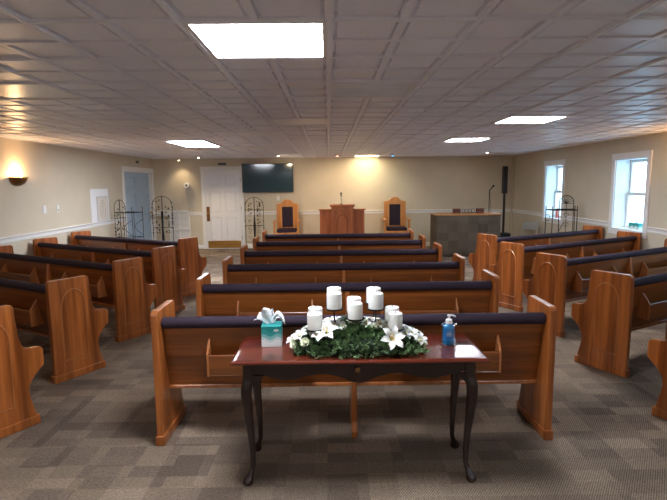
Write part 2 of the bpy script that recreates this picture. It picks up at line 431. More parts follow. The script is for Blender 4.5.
# local x runs from far side towards the camera, local -y must face +X of the room
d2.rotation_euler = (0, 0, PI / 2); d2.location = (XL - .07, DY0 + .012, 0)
sl = six_panel(d2, DY1 - DY0 - .024, 1.97, door_daylit, .045)
cx = MB(); W_ = DY1 - DY0
cx.box(-.012 - .115, -.012, -.09, -.07, 0, DZ); cx.box(W_ - .012, W_ + .10, -.09, -.07, 0, DZ); cx.box(-.14, W_ + .11, -.094, -.07, DZ, DZ + .10)
cx.build('door_casing', white_paint, d2, bevel=.004)
cx = MB(); cx.box(-.012, .0, -.07, .05, 0, DZ); cx.box(W_ - .024, W_ - .012, -.07, .05, 0, DZ); cx.box(-.012, W_ - .012, -.07, .05, DZ - .012, DZ)
cx.build('door_jamb', white_paint, d2)
m = MB(); m.tube([(1.66, 0, .98), (1.66, -.04, .98)], .01); m.ball((1.66, -.055, .98), .028); m.build('door_knob', brass, d2, smooth=True)

# ------------------------------------------------------------------ pews
HW = 1.26; TH = .045
end_prof = [(0, .06), (0, .845), (.006, .862), (.022, .872), (.335, .872), (.352, .866), (.362, .850), (.370, .72), (.378, .64), (.388, .595), (.402, .568), (.425, .552), (.46, .545), (.505, .542),
            (.524, .534), (.532, .515), (.533, .43), (.528, .405), (.505, .385), (.468, .352), (.438, .315), (.422, .28), (.417, .24), (.424, .19), (.442, .12), (.455, .06)]
def arch_pts(n=14):
    P = [(.095, .175), (.095, .55), ]
    cx, cz, rx, rz = .205, .62, .11, .155
    P = [(.088, .175), (.092, .60)]
    for k in range(1, n): a = PI - PI * k / n; P.append((cx + rx * math.cos(a), cz + rz * math.sin(a)))
    P += [(.314, .60), (.306, .175)]
    return P
def pew_back_y(z): return .075 + (.77 - z) * .20     # rear face of the leaning backrest
def make_pew():
    t = thing('pew', 'pew', 'pew', group='oak pews with plum padded top rails')
    for sgn in (-1, 1):
        xa, xb = sgn * (HW - TH), sgn * HW
        e = MB().prism(end_prof, min(xa, xb), max(xa, xb)).build('end_panel', oak_v, t, bevel=.007, seg=3)
        MB().box(min(xa, xb) - .008, max(xa, xb) + .008, -.012, .472, 0, .066).build('base_block', oak_v, e, bevel=.008)
        mo = MB()
        xo = xb
        A = arch_pts()
        mo.tube([(xo, y, z) for y, z in A], .0085, 6, closed=True)
        mo.build('arch_moulding', oak_edge, e, smooth=True)
    X = HW - TH
    bp = [(pew_back_y(.33), .33), (pew_back_y(.765), .765), (pew_back_y(.765) + .022, .765), (pew_back_y(.33) + .022, .33)]
    MB().prism(bp, -X, X).build('backrest', oak_h, t, bevel=.003)
    MB().box(-X, X, pew_back_y(.33) - .012, pew_back_y(.33) + .03, .315, .34).build('lower_rail', oak_edge, t, bevel=.005)
    # upholstered roll along the top of the back
    prof = []
    for k in range(20):
        a = 2 * PI * k / 20; prof.append((.078 + .036 * math.cos(a), .782 + .037 * math.sin(a)))
    MB().prism(prof, -X + .004, X - .004).build('padded_top_rail', purple, t, smooth=True, bevel=.006)
    MB().prism([(.17, .40), (.49, .425), (.50, .405), (.49, .385), (.17, .36)], -X, X).build('seat', oak_h, t, bevel=.006)
    MB().prism([(.20, .404), (.20, .44), (.22, .452), (.46, .47), (.488, .46), (.492, .428)], -X + .01, X - .01).build('seat_cushion', purple, t, smooth=True, bevel=.01)
    cs = [(.055, 0), (.055, .045), (.085, .10), (.085, .40), (.045, .55), (pew_back_y(.75) - .005, .755), (pew_back_y(.75) + .01, .755), (pew_back_y(.33) + .03, .35), (.36, .37), (.36, .0)]
    MB().prism(cs, -.018, .018).build('centre_support', oak_v, t, bevel=.004)
    for x0, x1 in ((-.925, -.30), (.29, .925)):
        r_ = MB()
        r_.prism([(pew_back_y(.575) - .085, .45), (pew_back_y(.575) - .085, .575), (pew_back_y(.575) - .078, .582), (pew_back_y(.575) - .073, .575), (pew_back_y(.575) - .073, .45)], x0, x1)
        r_.box(x0, x1, pew_back_y(.575) - .085, pew_back_y(.46), .44, .452)
        rk = r_.build('hymnal_rack', oak_h, t, bevel=.003)
        for xx in (x0, x1):
            MB().prism([(pew_back_y(.44), .44), (pew_back_y(.575) - .087, .44), (pew_back_y(.575) - .087, .585), (pew_back_y(.66) - .02, .655), (pew_back_y(.67) - .002, .672)], xx - .007, xx + .007).build('rack_bracket', oak_edge, rk, bevel=.002)
    return t
pew0 = make_pew()
ordn = ['directly behind the candle table', 'second row from the candle table', 'third row from the candle table', 'fourth row from the candle table', 'fifth row from the candle table', 'farthest row, nearest the wooden pulpit']
for i in range(6):
    lab = 'oak pew in the central block, ' + ordn[i]; loc = (.153, 3.05 + 1.065 * i, 0)
    if i == 0: pew0.location = loc; pew0['label'] = lab
    else: copy_thing(pew0, lab, loc)
pew1 = make_pew()
A30 = math.radians(30.5)
LS = 1.045                     # the side pews are a little longer
left = [(-2.28, 2.99), (-2.30, 4.09), (-2.23, 5.22), (-2.18, 6.26), (-2.18, 7.38)]
right = [(2.50, 2.97), (2.48, 4.06), (2.46, 5.20), (2.43, 6.29), (2.46, 7.42)]
ll = ['angled oak pew on the left side, cut off by the left edge of the photo', 'angled oak pew on the left side, second from the camera', 'angled oak pew on the left side, middle of the five', 'angled oak pew on the left side, fourth from the camera', 'angled oak pew on the left side, farthest one, nearest the daylight-tinted door']
rl = ['angled oak pew on the right side, only its arm showing at the right edge', 'angled oak pew on the right side with its arched end panel fully in view', 'angled oak pew on the right side, middle of the five', 'angled oak pew on the right side, fourth from the camera, below the nearer window', 'angled oak pew on the right side, farthest one, closest to the draped table']
for n_, ((x, y), lab) in enumerate(zip(left, ll)):
    if n_ == 0: pew1.scale = (LS, 1, 1); pew1.location = (x - LS * HW * math.cos(A30), y + LS * HW * math.sin(A30), 0); pew1.rotation_euler = (0, 0, -A30); pew1['label'] = lab; continue
    copy_thing(pew1, lab, (x - LS * HW * math.cos(A30), y + LS * HW * math.sin(A30), 0), -A30)
A28 = math.radians(29)
for (x, y), lab in zip(right, rl): copy_thing(pew1, lab, (x + LS * HW * math.cos(A28), y + LS * HW * math.sin(A28), 0), A28)

# ------------------------------------------------------------------ console table
TX, TY, TZ = .157, 2.795, .72
tbl = thing('console_table', 'dark mahogany console table with curved cabriole legs, holding the candles and flowers', 'table', (TX, TY, 0))
hx, hy = .687, .235
m = MB(); bm = m.bm
R = []
for ins, z in ((.012, TZ - .024), (.003, TZ - .018), (0, TZ - .012), (.004, TZ - .006), (.016, TZ - .001), (.03, TZ)):
    R.append([bm.verts.new(p) for p in ((-hx + ins, -hy + ins, z), (hx - ins, -hy + ins, z), (hx - ins, hy - ins, z), (-hx + ins, hy - ins, z))])
bm.faces.new(R[0][::-1]); bm.faces.new(R[-1])
for A, B in zip(R, R[1:]):
    for k in range(4): bm.faces.new((A[k], A[(k + 1) % 4], B[(k + 1) % 4], B[k]))
m.build('tabletop', mahog, tbl, bevel=.002)
ax, ay = .60, .165
def scallop(L_, n=40):
    P = [(-L_, TZ - .024)]
    for k in range(n + 1):
        u = -1 + 2 * k / n; x = u * L_
        z = .615 - .018 * math.cos(u * PI * 3) - .012 * (1 - abs(u)) + (.0 if abs(u) > .15 else -.012 * math.cos(u / .15 * PI / 2))
        P.append((x, z))
    P.append((L_, TZ - .024)); return P
m = MB(); m.prism(scallop(ax - .01), -ay - .008, -ay + .010, 1); m.prism(scallop(ax - .01), ay - .010, ay + .008, 1)
m.prism([(y * ay / ax, z) for y, z in scallop(ax - .01)], -ax - .008, -ax + .010, 0); m.prism([(y * ay / ax, z) for y, z in scallop(ax - .01)], ax - .010, ax + .008, 0)
m.build('apron', mahog_leg, tbl, bevel=.002)
m = MB(); m.lathe([(0.001, 0), (.006, 0), (.006, .01), (.014, .016), (.014, .022), (.001, .028)], n=16); kn = m.build('knob', brass_dark, tbl, smooth=True); kn.rotation_euler = (PI / 2, 0, 0); kn.location = (-.01, -ay - .008, .652)
def cab_leg(sx, sy):
    secs = [(.696, 0, .026, 1), (.62, 0, .027, 1), (.59, .003, .029, .8), (.56, .009, .031, .6), (.52, .012, .030, .4), (.46, .010, .028, .3), (.38, .004, .024, .2), (.28, -.004, .0195, .1), (.18, -.009, .016, 0), (.10, -.009, .014, 0),
            (.065, 0, .015, 0), (.045, .010, .020, 0), (.028, .017, .027, 0), (.014, .018, .029, 0), (.004, .016, .024, 0), (0, .016, .020, 0)]
    m = MB(); rings = []; n = 16
    for z, off, r, sq in secs:
        ring_ = []
        for k in range(n):
            a = 2 * PI * k / n + PI / n; c, s_ = math.cos(a), math.sin(a); e = 1 / max(abs(c), abs(s_)); q = 1 + (e - 1) * sq
            ring_.append(m.bm.verts.new((c * r * q + off * sx, s_ * r * q + off * sy, z)))
        rings.append(ring_)
    for A, B in zip(rings, rings[1:]):
        for k in range(n): m.bm.faces.new((A[k], A[(k + 1) % n], B[(k + 1) % n], B[k]))
    m.bm.faces.new(rings[0]); m.bm.faces.new(rings[-1][::-1])
    # carved wings beside the knee
    for dx, dy in ((-sx, 0), (0, -sy)):
        if dx: m.prism([(0, .625), (dx * .085, .625), (dx * .07, .60), (dx * .045, .595), (dx * .03, .575), (0, .56)], sy * .004, sy * .022, 1)
        else: m.prism([(0, .625), (dy * .06, .625), (dy * .05, .60), (dy * .035, .595), (dy * .02, .575), (0, .56)], sx * .004, sx * .022, 0)
    return m
for sx in (-1, 1):
    for sy in (-1, 1):
        cab_leg(sx, sy).build('leg', mahog_leg, tbl, smooth=True, loc=(sx * ax, sy * ay, 0))

# tissue box
def tissue_mat(hh):
    m = mat('tissue_box_print', (40, 150, 150), .5); N, L, b = nodes(m)
    tc = N.new('ShaderNodeTexCoord'); sp = N.new('ShaderNodeSeparateXYZ'); L.new(tc.outputs['Object'], sp.inputs[0])
    ad = N.new('ShaderNodeMath'); ad.operation = 'ADD'; L.new(sp.outputs[0], ad.inputs[0]); L.new(sp.outputs[1], ad.inputs[1])
    si = N.new('ShaderNodeMath'); si.operation = 'MULTIPLY'; si.inputs[1].default_value = 75; L.new(ad.outputs[0], si.inputs[0])
    sn = N.new('ShaderNodeMath'); sn.operation = 'SINE'; L.new(si.outputs[0], sn.inputs[0])
    ab = N.new('ShaderNodeMath'); ab.operation = 'MULTIPLY_ADD'; ab.inputs[1].default_value = .009; L.new(sn.outputs[0], ab.inputs[0]); L.new(sp.outputs[2], ab.inputs[2])
    dv = N.new('ShaderNodeMath'); dv.operation = 'DIVIDE'; dv.inputs[1].default_value = hh; L.new(ab.outputs[0], dv.inputs[0])
    cr = N.new('ShaderNodeValToRGB'); cr.color_ramp.interpolation = 'CONSTANT'; e = cr.color_ramp.elements
    e[0].position = 0; e[0].color = (*s2l((226, 232, 230)), 1); e[1].position = .8; e[1].color = (*s2l((20, 134, 132)), 1)
    for p_, c_ in ((.3, (190, 214, 212)), (.42, (120, 186, 184)), (.58, (48, 152, 150))): q = e.new(p_); q.color = (*s2l(c_), 1)
    L.new(dv.outputs[0], cr.inputs[0]); L.new(cr.outputs[0], b.inputs['Base Color'])
    return m
tm = tissue_mat(.122)
tb_ = thing('tissue_box', 'teal tissue box with white tissues sticking out, left of the candle garland', 'tissue box', (-.336, 2.86, TZ), math.radians(2))
a = .057
MB().box(-a, a, -a, a, 0, .122).build('carton', tm, tb_, bevel=.002)
m = MB(); m.lathe([(.001, 0), (.016, 0)], n=20, sy=.55); lg = m.build('printed_emblem', paper, tb_); lg.rotation_euler = (PI / 2, 0, 0); lg.location = (.028, -a - .0008, .098)
m = MB(); rnd = random.Random(3)
def tissue_sheet(m, base, tip, w0, w1, curl, fold, n=12, k=9):
    base, tip = Vector(base), Vector(tip); d = tip - base; side = d.cross(Vector((0, 1, 0))).normalized(); G = []
    for i in range(n + 1):
        u = i / n; c = base + d * u + Vector((0, 0, curl * math.sin(u * PI))); ww = w0 + (w1 - w0) * u ** .6; row = []
        for j in range(k + 1):
            v = -1 + 2 * j / k
            row.append(m.bm.verts.new(c + side * (v * ww) + Vector((0, fold * math.sin(v * 5 + u * 3) * (0.3 + u), .006 * math.sin(v * 7 + u * 2)))))
        G.append(row)
    for i in range(n):
        for j in range(k): m.bm.faces.new((G[i][j], G[i + 1][j], G[i + 1][j + 1], G[i][j + 1]))
tissue_sheet(m, (.0, 0, .122), (-.075, -.018, .180), .018, .052, .022, .014)
tissue_sheet(m, (.0, .005, .122), (.075, -.01, .135), .012, .022, .045, .012)
tissue_sheet(m, (.0, .015, .122), (-.02, .0, .205), .018, .030, .0, .012)
ts = m.build('tissue', tissue_m, tb_, smooth=True); sd = ts.modifiers.new('thick', 'SOLIDIFY'); sd.thickness = .0015

# hand sanitizer
hs = thing('sanitizer_bottle', 'blue hand sanitizer pump bottle in a clear holder on the table right of the flowers', 'bottle', (.680, 2.805, TZ)); hs.scale = (1.12, 1.1, .95)
gel = mat('blue_gel', (36, 140, 204), .15, coat=.6); nodes(gel)[2].inputs['Transmission Weight'].default_value = .15
MB().lathe([(.001, .006), (.028, .006), (.031, .012), (.031, .105), (.027, .120), (.013, .130), (.013, .135), (.001, .135)], n=28, sy=.72).build('bottle', gel, hs, smooth=True)
lb = MB()
lb.lathe([(.0318, .032), (.0318, .088)], n=28, sy=.73).build('printed_label', mat('blue_label', (48, 130, 200), .5), hs, smooth=True)
m = MB()
for z, wd in ((.079, .011), (.070, .015), (.061, .012)): m.box(-wd - .004, wd - .004, -.0245, -.0236, z, z + .004)
m.build('label_print', paper, hs)
MB().lathe([(.001, .133), (.016, .133), (.0165, .155), (.012, .160), (.005, .162), (.005, .176), (.009, .177), (.009, .186), (.001, .188)], n=20).tube([(0, 0, .182), (.02, -.004, .183), (.032, -.007, .176)], [.005, .0045, .0035]).build('pump', white_paint, hs, smooth=True)
clear = bpy.data.materials.new('clear_plastic'); clear.use_nodes = True
N = clear.node_tree.nodes; L = clear.node_tree.links; N.clear()
out = N.new('ShaderNodeOutputMaterial'); mx = N.new('ShaderNodeMixShader'); tr = N.new('ShaderNodeBsdfTransparent'); gl = N.new('ShaderNodeBsdfGlossy'); fn = N.new('ShaderNodeLayerWeight'); fn.inputs[0].default_value = .35
gl.inputs['Roughness'].default_value = .1; L.new(fn.outputs['Facing'], mx.inputs[0]); L.new(tr.outputs[0], mx.inputs[1]); L.new(gl.outputs[0], mx.inputs[2]); L.new(mx.outputs[0], out.inputs[0])
MB().lathe([(.040, 0), (.042, .004), (.042, .03), (.036, .04), (.035, .12), (.038, .128), (.0365, .128), (.0335, .12), (.0345, .04), (.040, .03), (.040, .004)], n=28, sy=.8).build('clear_sleeve', clear, hs, smooth=True)

# candle holder and ten pillar candles
cols_ = [(-.083, .848, 'far left'), (.026, .963, 'left of centre, one of the tall pair'), (.141, .905, 'centre'), (.255, .960, 'right of centre, one of the tall pair'), (.361, .846, 'far right')]
ch = thing('candelabra', 'dark iron candle stand with ten cups rising out of the garland', 'candle holder', (TX, 2.79, TZ))
m = MB(); m.box(-.25, .25, -.012, .012, 0, .008); m.box(-.17, -.15, -.09, .09, 0, .008); m.box(.15, .17, -.09, .09, 0, .008); m.build('base', iron, ch, bevel=.002)
for x, z, _ in cols_:
    for dy in (-.07, .07):
        lx = x - TX; m = MB(); h_ = z - TZ - .004
        m.tube([(lx * .7, 0, .008), (lx * .8, dy * .3, h_ * .4), (lx, dy * .9, h_ * .75), (lx, dy, h_)], .004)
        m.lathe([(.001, h_ - .004), (.046, h_ - .002), (.050, h_ + .008), (.048, h_ + .008), (.044, h_), (.001, h_)], cx=lx, cy=dy, n=24)
        m.build('candle_cup', iron, ch, smooth=True)
m = MB(); m.lathe([(.001, 0), (.039, 0), (.0415, .003), (.0415, .080), (.0400, .086), (.036, .088), (.010, .084), (.001, .083)], n=32)
can0 = m.build('pillar_candle', wax, None, smooth=True); w_ = MB(); w_.tube([(0, 0, .082), (.001, 0, .090), (.004, 0, .096)], .0014, 6); w_.build('wick', wick, can0)
lbl = {}
k = 0
for x, z, nm in cols_:
    for dy, row in ((-.07, 'front'), (.07, 'back')):
        lab = 'short white pillar candle, %s row, %s' % (row, nm)
        loc = (x, 2.79 + dy, z)
        if k == 0: can0.location = loc; tag(can0, lab, 'candle', 'white pillar candles')
        else:
            c = copy_thing(can0, lab, loc)
        k += 1

# garland of greenery with lilies and roses
leaf_m = noisy('leaf_green', (40, 76, 36), (136, 166, 112), (30, 30, 30), .6)
stem_m = mat('garland_core', (30, 44, 26), .8)
petal = mat('white_petal', (240, 240, 236), .6); nodes(petal)[2].inputs['Subsurface Weight'].default_value = .1
rose_m = mat('cream_petal', (228, 230, 206), .6)
yel = mat('yellow_stamen', (214, 170, 40), .7)
gd = thing('flower_garland', 'evergreen garland with white lilies and cream roses around the candles on the table', 'flower arrangement', (TX - .003, 2.78, TZ))
def hill(u, top=True):    # height over the table along the garland, u in [-1,1]
    return .035 + .105 * (1 - abs(u) ** 2.2)
def mound(u, v):
    """v 0 (front table edge) .. PI (back)"""
    x = u * .385; hh = hill(u); dd = .175 * (1 - abs(u) ** 3 * .45)
    return Vector((x, -math.cos(v) * dd, math.sin(v) * hh))
m = MB(); G = []
for i in range(25):
    u = -1 + 2 * i / 24; row = []
    for j in range(13):
        p = mound(u * .93, PI * j / 12) * 1.0; p.y *= .8; p.z *= .78; p.z += .002; row.append(m.bm.verts.new(p))
    G.append(row)
for i in range(24):
    for j in range(12): m.bm.faces.new((G[i][j], G[i + 1][j], G[i + 1][j + 1], G[i][j + 1]))
    m.bm.faces.new((G[i][0], G[i][12], G[i + 1][12], G[i + 1][0]))
m.bm.faces.new(G[0]); m.bm.faces.new(G[-1][::-1])
m.build('garland_core', stem_m, gd)
m = MB(); rnd = random.Random(11)
for q in range(1150):
    u = rnd.uniform(-1, 1); v = rnd.uniform(.0, PI * .95) * rnd.uniform(.6, 1)
    p = mound(u * .97, v) * rnd.uniform(.80, 1.02); p.z = max(p.z, .012)
    d = Vector((u * .5 + rnd.uniform(-.7, .7), -math.cos(v) + rnd.uniform(-.6, .6), math.sin(v) * .8 + rnd.uniform(-.4, .5))).normalized()
    # a sprig: stem with pairs of small leaves
    L_ = rnd.uniform(.022, .042); n = 5
    side = d.cross(Vector((rnd.uniform(-1, 1), rnd.uniform(-1, 1), rnd.uniform(-1, 1)))).normalized()
    for k in range(n):
        b0 = p + d * (L_ * k / n)
        for sg in (-1, 1):
            ld = (d * .7 + side * sg).normalized() * rnd.uniform(.010, .018); wv = d * .0042
            up_ = ld.cross(d).normalized() * .001
            pts = [b0, b0 + ld * .5 - wv, b0 + ld, b0 + ld * .5 + wv]
            for pt in pts: pt.z = max(pt.z, .003)
            m.face(pts)
    pts = [p + d * L_ - side * .003, p + d * (L_ + .012), p + d * L_ + side * .003]
    for pt in pts: pt.z = max(pt.z, .003)
    m.face(pts)
m.build('foliage', leaf_m, gd)
def lily_mesh(name='lily', R_=.048):
    m = MB()
    for k in range(6):
        a = 2 * PI * k / 6; ca, sa = math.cos(a), math.sin(a); G = []
        n = 7
        for i in range(n + 1):
            u = i / n; r = .004 + R_ * u; z = .026 * math.sin(u * 2.2) - .004 * u; wd = .0135 * math.sin(PI * min(u * .92 + .06, 1)) ** .8
            G.append([m.bm.verts.new((ca * r - sa * wd * v, sa * r + ca * wd * v, z + abs(v) * .004)) for v in (-1, 0, 1)])
        for i in range(n):
            for j in range(2): m.bm.faces.new((G[i][j], G[i + 1][j], G[i + 1][j + 1], G[i][j + 1]))
    return m
lil = lily_mesh().build('lily', petal, gd, smooth=True)
m = MB()
for k in range(5):
    a = 2 * PI * k / 5; m.tube([(0, 0, 0), (.008 * math.cos(a), .008 * math.sin(a), .026)], .001, 5); m.ball((.008 * math.cos(a), .008 * math.sin(a), .027), .0025)
m.build('stamen', yel, lil)
def rose_mesh():
    m = MB()
    for ring_, (rr, zz, n) in enumerate(((.022, .004, 6), (.016, .010, 5), (.010, .015, 4), (.005, .018, 3))):
        for k in range(n):
            a = 2 * PI * (k + ring_ * .5) / n; G = []
            for i in range(4):
                u = i / 3; r = rr * (.5 + .6 * u) ; z = zz + .016 * u
                G.append([m.bm.verts.new(((r) * math.cos(a + v * (3.6 / n)), (r) * math.sin(a + v * (3.6 / n)), z - .005 * abs(v) * u)) for v in (-1, -.5, 0, .5, 1)])
            for i in range(3):
                for j in range(4): m.bm.faces.new((G[i][j], G[i + 1][j], G[i + 1][j + 1], G[i][j + 1]))
    m.ball((0, 0, .018), .012)
    return m
ros = rose_mesh().build('rose', rose_m, gd, smooth=True)
def place(o, first, u, v, tilt=0, sc=1.0, spin=0):
    c = o if first else o.copy()
    if not first:
        C.objects.link(c); c.parent = gd
        for chh in o.children: d = chh.copy(); C.objects.link(d); d.parent = c
    p = mound(u, v); nrm = Vector((u * .45, -math.cos(v) * 1.0, math.sin(v) * .9)).normalized()
    c.location = p * 1.03; c.rotation_euler = (nrm.to_track_quat('Z', 'Y').to_matrix() @ Matrix.Rotation(spin, 3, 'Z')).to_euler(); c.scale = (sc,) * 3
LP = [(-.43, 1.05, 1.45, .3), (.45, .72, 1.4, .1), (-.36, 1.6, 1.3, .8), (-.80, 1.25, 1.0, .5), (-.66, 1.7, 1.0, .2), (.74, 1.2, 1.0, .2), (.86, 1.0, .9, .9), (-.06, 1.45, .8, 1), (-.60, 1.45, 1.0, .4), (.62, 1.7, .9, .6), (.80, 1.6, .9, .1), (.2, 1.7, 1.0, .5), (-.22, 1.9, .9, .1), (.66, 1.1, .8, .4), (.55, 1.4, .9, .2), (-.9, 1.2, .8, .2), (.12, 1.3, .7, .2), (-.52, 1.0, 1.0, .7), (-.30, 1.25, 1.1, .5), (.30, 1.35, 1.0, .1), (.58, 1.25, 1.0, .8)]
RP = [(-.72, .85, 1.2), (-.22, 1.1, 1.3), (.24, 1.2, 1.2), (-.84, .9, .9), (-.62, 1.1, 1.0), (.68, 1.4, 1.1), (.36, 1.25, 1.1), (.42, 1.5, 1.1), (.28, 1.5, 1.1), (-.75, 1.5, .8), (.84, 1.4, .8), (.14, 1.5, .9), (.55, 1.05, .9), (-.30, 1.35, 1.0)]
for i, (u, v, sc, spn) in enumerate(LP): place(lil, i == 0, u, v, sc=sc, spin=spn)
RP = [(-.72, .75, 1.1), (-.22, 1.15, 1.1), (.24, 1.2, 1.1), (-.88, .75, .9), (-.62, 1.15, .9), (.68, 1.3, .9), (.36, 1.25, .9), (.50, 1.6, .9), (.30, 1.7, .9), (-.78, 1.5, .8), (.84, .9, .8), (.12, 1.45, .9), (.55, .95, .8)]
for i, (u, v, sc) in enumerate(RP): place(ros, i == 0, u, v, sc=sc, spin=i)

# ------------------------------------------------------------------ pulpit, clergy chairs
pu = thing('pulpit', 'reddish oak pulpit with a tall middle and lower side wings by the back wall', 'pulpit', (.322, 11.8, 0))
MB().box(-.255, .255, 0, .50, .06, 1.12).build('centre_cabinet', pulpit_wood, pu, bevel=.004)
MB().prism([(-.03, 1.12), (-.03, 1.145), (-.01, 1.17), (.52, 1.17), (.53, 1.12)], -.29, .29).build('centre_top', pulpit_wood, pu, bevel=.004)
for s_ in (-1, 1):
    x0, x1 = sorted((s_ * .255, s_ * .53))
    wg = MB().box(x0, x1, .20, .48, .06, 1.03).build('side_wing', pulpit_wood, pu, bevel=.003)
    x0, x1 = sorted((s_ * .255, s_ * .56)); MB().box(x0, x1, .17, .50, 1.03, 1.06).build('wing_top', pulpit_wood, wg, bevel=.005)
    x0, x1 = sorted((s_ * .30, s_ * .49)); m = MB(); m.tube([(x0, .20, .15), (x0, .20, .95), (x1, .20, .95), (x1, .20, .15)], .006, 6, closed=True); m.build('wing_moulding', pulpit_wood, wg)
MB().box(-.30, .30, -.03, .52, 0, .06).box(-.55, .55, .18, .50, 0, .06).build('plinth', pulpit_wood, pu, bevel=.005)
m = MB()
for x in (-.17, .17): m.box(x - .016, x + .016, -.026, 0, .12, 1.03)
m.box(-.186, .186, -.026, 0, 1.01, 1.04); m.box(-.186, .186, -.026, 0, .11, .14); m.build('front_frame', pulpit_wood, pu, bevel=.004)
m = MB(); P = [(-.12, .20), (-.12, .78)] + [(.12 * math.cos(PI - PI * k / 12), .78 + .15 * math.sin(PI * k / 12)) for k in range(1, 12)] + [(.12, .78), (.12, .20)]
m.tube([(x, -.003, z) for x, z in P], .012, 6, closed=True); m.build('arch_moulding', oak_v, pu, smooth=True)
mc = thing('microphone', 'small black microphone on a thin stem standing on top of the pulpit', 'microphone', (.30, 11.95, 1.17))
MB().lathe([(.001, 0), (.05, 0), (.045, .012), (.008, .02), (.001, .02)], n=20).build('base', black, mc, smooth=True)
MB().tube([(0, 0, .015), (0, 0, .18)], .008).build('stem', chrome, mc, smooth=True)
m = MB(); m.tube([(0, 0, .18), (0, -.01, .22), (0, -.02, .285)], [.011, .018, .016]); m.tube([(-.03, -.015, .255), (.03, -.015, .255)], .007); m.build('microphone_head', black, mc, smooth=True)

def clergy_chair():
    t = thing('clergy_chair', 'c', 'chair', group='tall golden oak armchairs')
    W = .285
    P = [(-W, .30), (-W, 1.19), (-W + .02, 1.215), (-.19, 1.215), (-.165, 1.23), (-.15, 1.262), (-.11, 1.272), (-.09, 1.30), (-.04, 1.318), (.04, 1.318), (.09, 1.30), (.11, 1.272), (.15, 1.262), (.165, 1.23), (.19, 1.215), (W - .02, 1.215), (W, 1.19), (W, .30)]
    MB().prism(P, .44, .475, 1).build('backrest', chair_oak, t, bevel=.008)
    m = MB(); m.box(-W, -W + .055, .425, .48, 0, 1.20); m.box(W - .055, W, .425, .48, 0, 1.20); m.build('back_post', chair_oak, t, bevel=.006)
    MB().box(-.145, .145, .42, .445, .60, 1.13).build('back_pad', purple, t, bevel=.01, seg=3)
    MB().box(-W + .02, W - .02, .0, .43, .40, .49).build('seat_frame', chair_oak, t, bevel=.008)
    MB().box(-W - .02, W + .02, -.02, .03, .34, .49).build('front_apron', chair_oak, t, bevel=.01)
    MB().box(-W + .03, W - .03, .01, .42, .49, .575).build('seat_cushion', purple, t, bevel=.02, seg=3)
    for s_ in (-1, 1):
        x0, x1 = sorted((s_ * .27, s_ * .35))
        ar = MB().prism([(-.05, .75), (-.06, .765), (-.05, .785), (.44, .795), (.44, .765)], x0, x1).build('armrest', chair_oak, t, bevel=.01)
        x0, x1 = sorted((s_ * .28, s_ * .335)); MB().box(x0, x1, -.02, .04, .0, .765).build('front_leg', chair_oak, t, bevel=.01)
        x0, x1 = sorted((s_ * .24, s_ * .285)); 
    return t
c1 = clergy_chair(); c1.location = (-1.04, 12.42, 0); c1.scale = (.95, 1, .965); c1['label'] = 'golden oak armchair with high crowned back and plum pads, left of the pulpit'
copy_thing(c1, 'golden oak armchair with high crowned back and plum pads, right of the pulpit', (1.68, 12.38, 0)).scale = (.97, 1, 1)

# ------------------------------------------------------------------ television
tv = thing('television', 'black flat television hung on the back wall right of the white door', 'television', (-1.555, YB - .004, 1.82))
MB().box(-.655, .655, -.075, -.035, -.367, .367).build('housing', black, tv, bevel=.004)
scr = mat('dark_screen', (24, 58, 72), .1, spec=.8)
MB().box(-.642, .642, -.077, -.0745, -.350, .354).build('screen', scr, tv)
MB().box(-.2, .2, -.035, -.001, -.15, .15).build('wall_bracket', black, tv)

# ------------------------------------------------------------------ back wall bits
lv = thing('return_air_grille', 'white louvred air grille low on the back wall left of the white door', 'air grille', (-3.88, YB, .02))
m = MB(); w2, h2 = .27, .99
m.box(-w2, -w2 + .03, -.02, 0, 0, h2); m.box(w2 - .03, w2, -.02, 0, 0, h2); m.box(-w2, w2, -.02, 0, 0, .03); m.box(-w2, w2, -.02, 0, h2 - .03, h2); m.box(-w2, w2, -.02, 0, h2 / 2 - .01, h2 / 2 + .01); m.box(-.01, .01, -.02, 0, 0, h2)
m.build('frame', white_paint, lv)
m = MB()
for k in range(30):
    z = .04 + k * .031; m.prism([(-.016, z), (-.013, z), (-.002, z + .022), (-.005, z + .022)], -w2 + .02, w2 - .02)
m.build('slats', white_paint, lv)
MB().box(-w2 + .02, w2 - .02, -.002, 0, .02, h2 - .02).build('backing', mat('grille_dark', (120, 118, 116), .8), lv)
sc_ = thing('security_camera', 'small round white camera on the back wall left of the white door', 'camera', (-3.61, YB, 1.64))
MB().box(-.03, .03, -.02, 0, -.05, .05).build('bracket', white_paint, sc_, bevel=.005)
m = MB(); m.tube([(-.02, -.02, 0), (-.02, -.12, .015)], .075, 20); m.build('body', white_paint, sc_, smooth=True, bevel=.008)
m = MB(); m.tube([(-.02, -.118, .015), (-.02, -.126, .016)], .026, 16); m.build('lens', black, sc_, smooth=True)
def plate(name, label, cat, loc, rz, kind='switch'):
    t = thing(name, label, cat, loc, rz)
    MB().box(-.036, .036, -.008, 0, -.06, .06).build('plate', white_paint, t, bevel=.003)
    if kind == 'switch': MB().box(-.009, .009, -.018, -.008, -.012, .012).build('toggle', white_paint, t, bevel=.002)
    else: MB().box(-.018, .018, -.011, -.008, -.035, .035).build('rocker', paper, t, bevel=.002)
    return t
plate('light_switch', 'white switch plate on the back wall between the television and the left armchair', 'light switch', (-1.305, YB, 1.30), 0)
plate('light_switch', 'larger white switch plate on the left wall below the wall lamp', 'light switch', (XL, 8.08, 1.29), PI / 2, 'rocker').scale = (1.3, 1, 1.05)
th = plate('thermostat', 'narrow white wall control to the right of the switch on the left wall', 'thermostat', (XL, 8.48, 1.29), PI / 2, 'rocker')
MB().box(-.012, .012, -.013, -.011, -.04, -.015).build('display', mat('amber', (120, 90, 70), .5), th)
sg = mat('dark_sign', (44, 44, 46), .5)
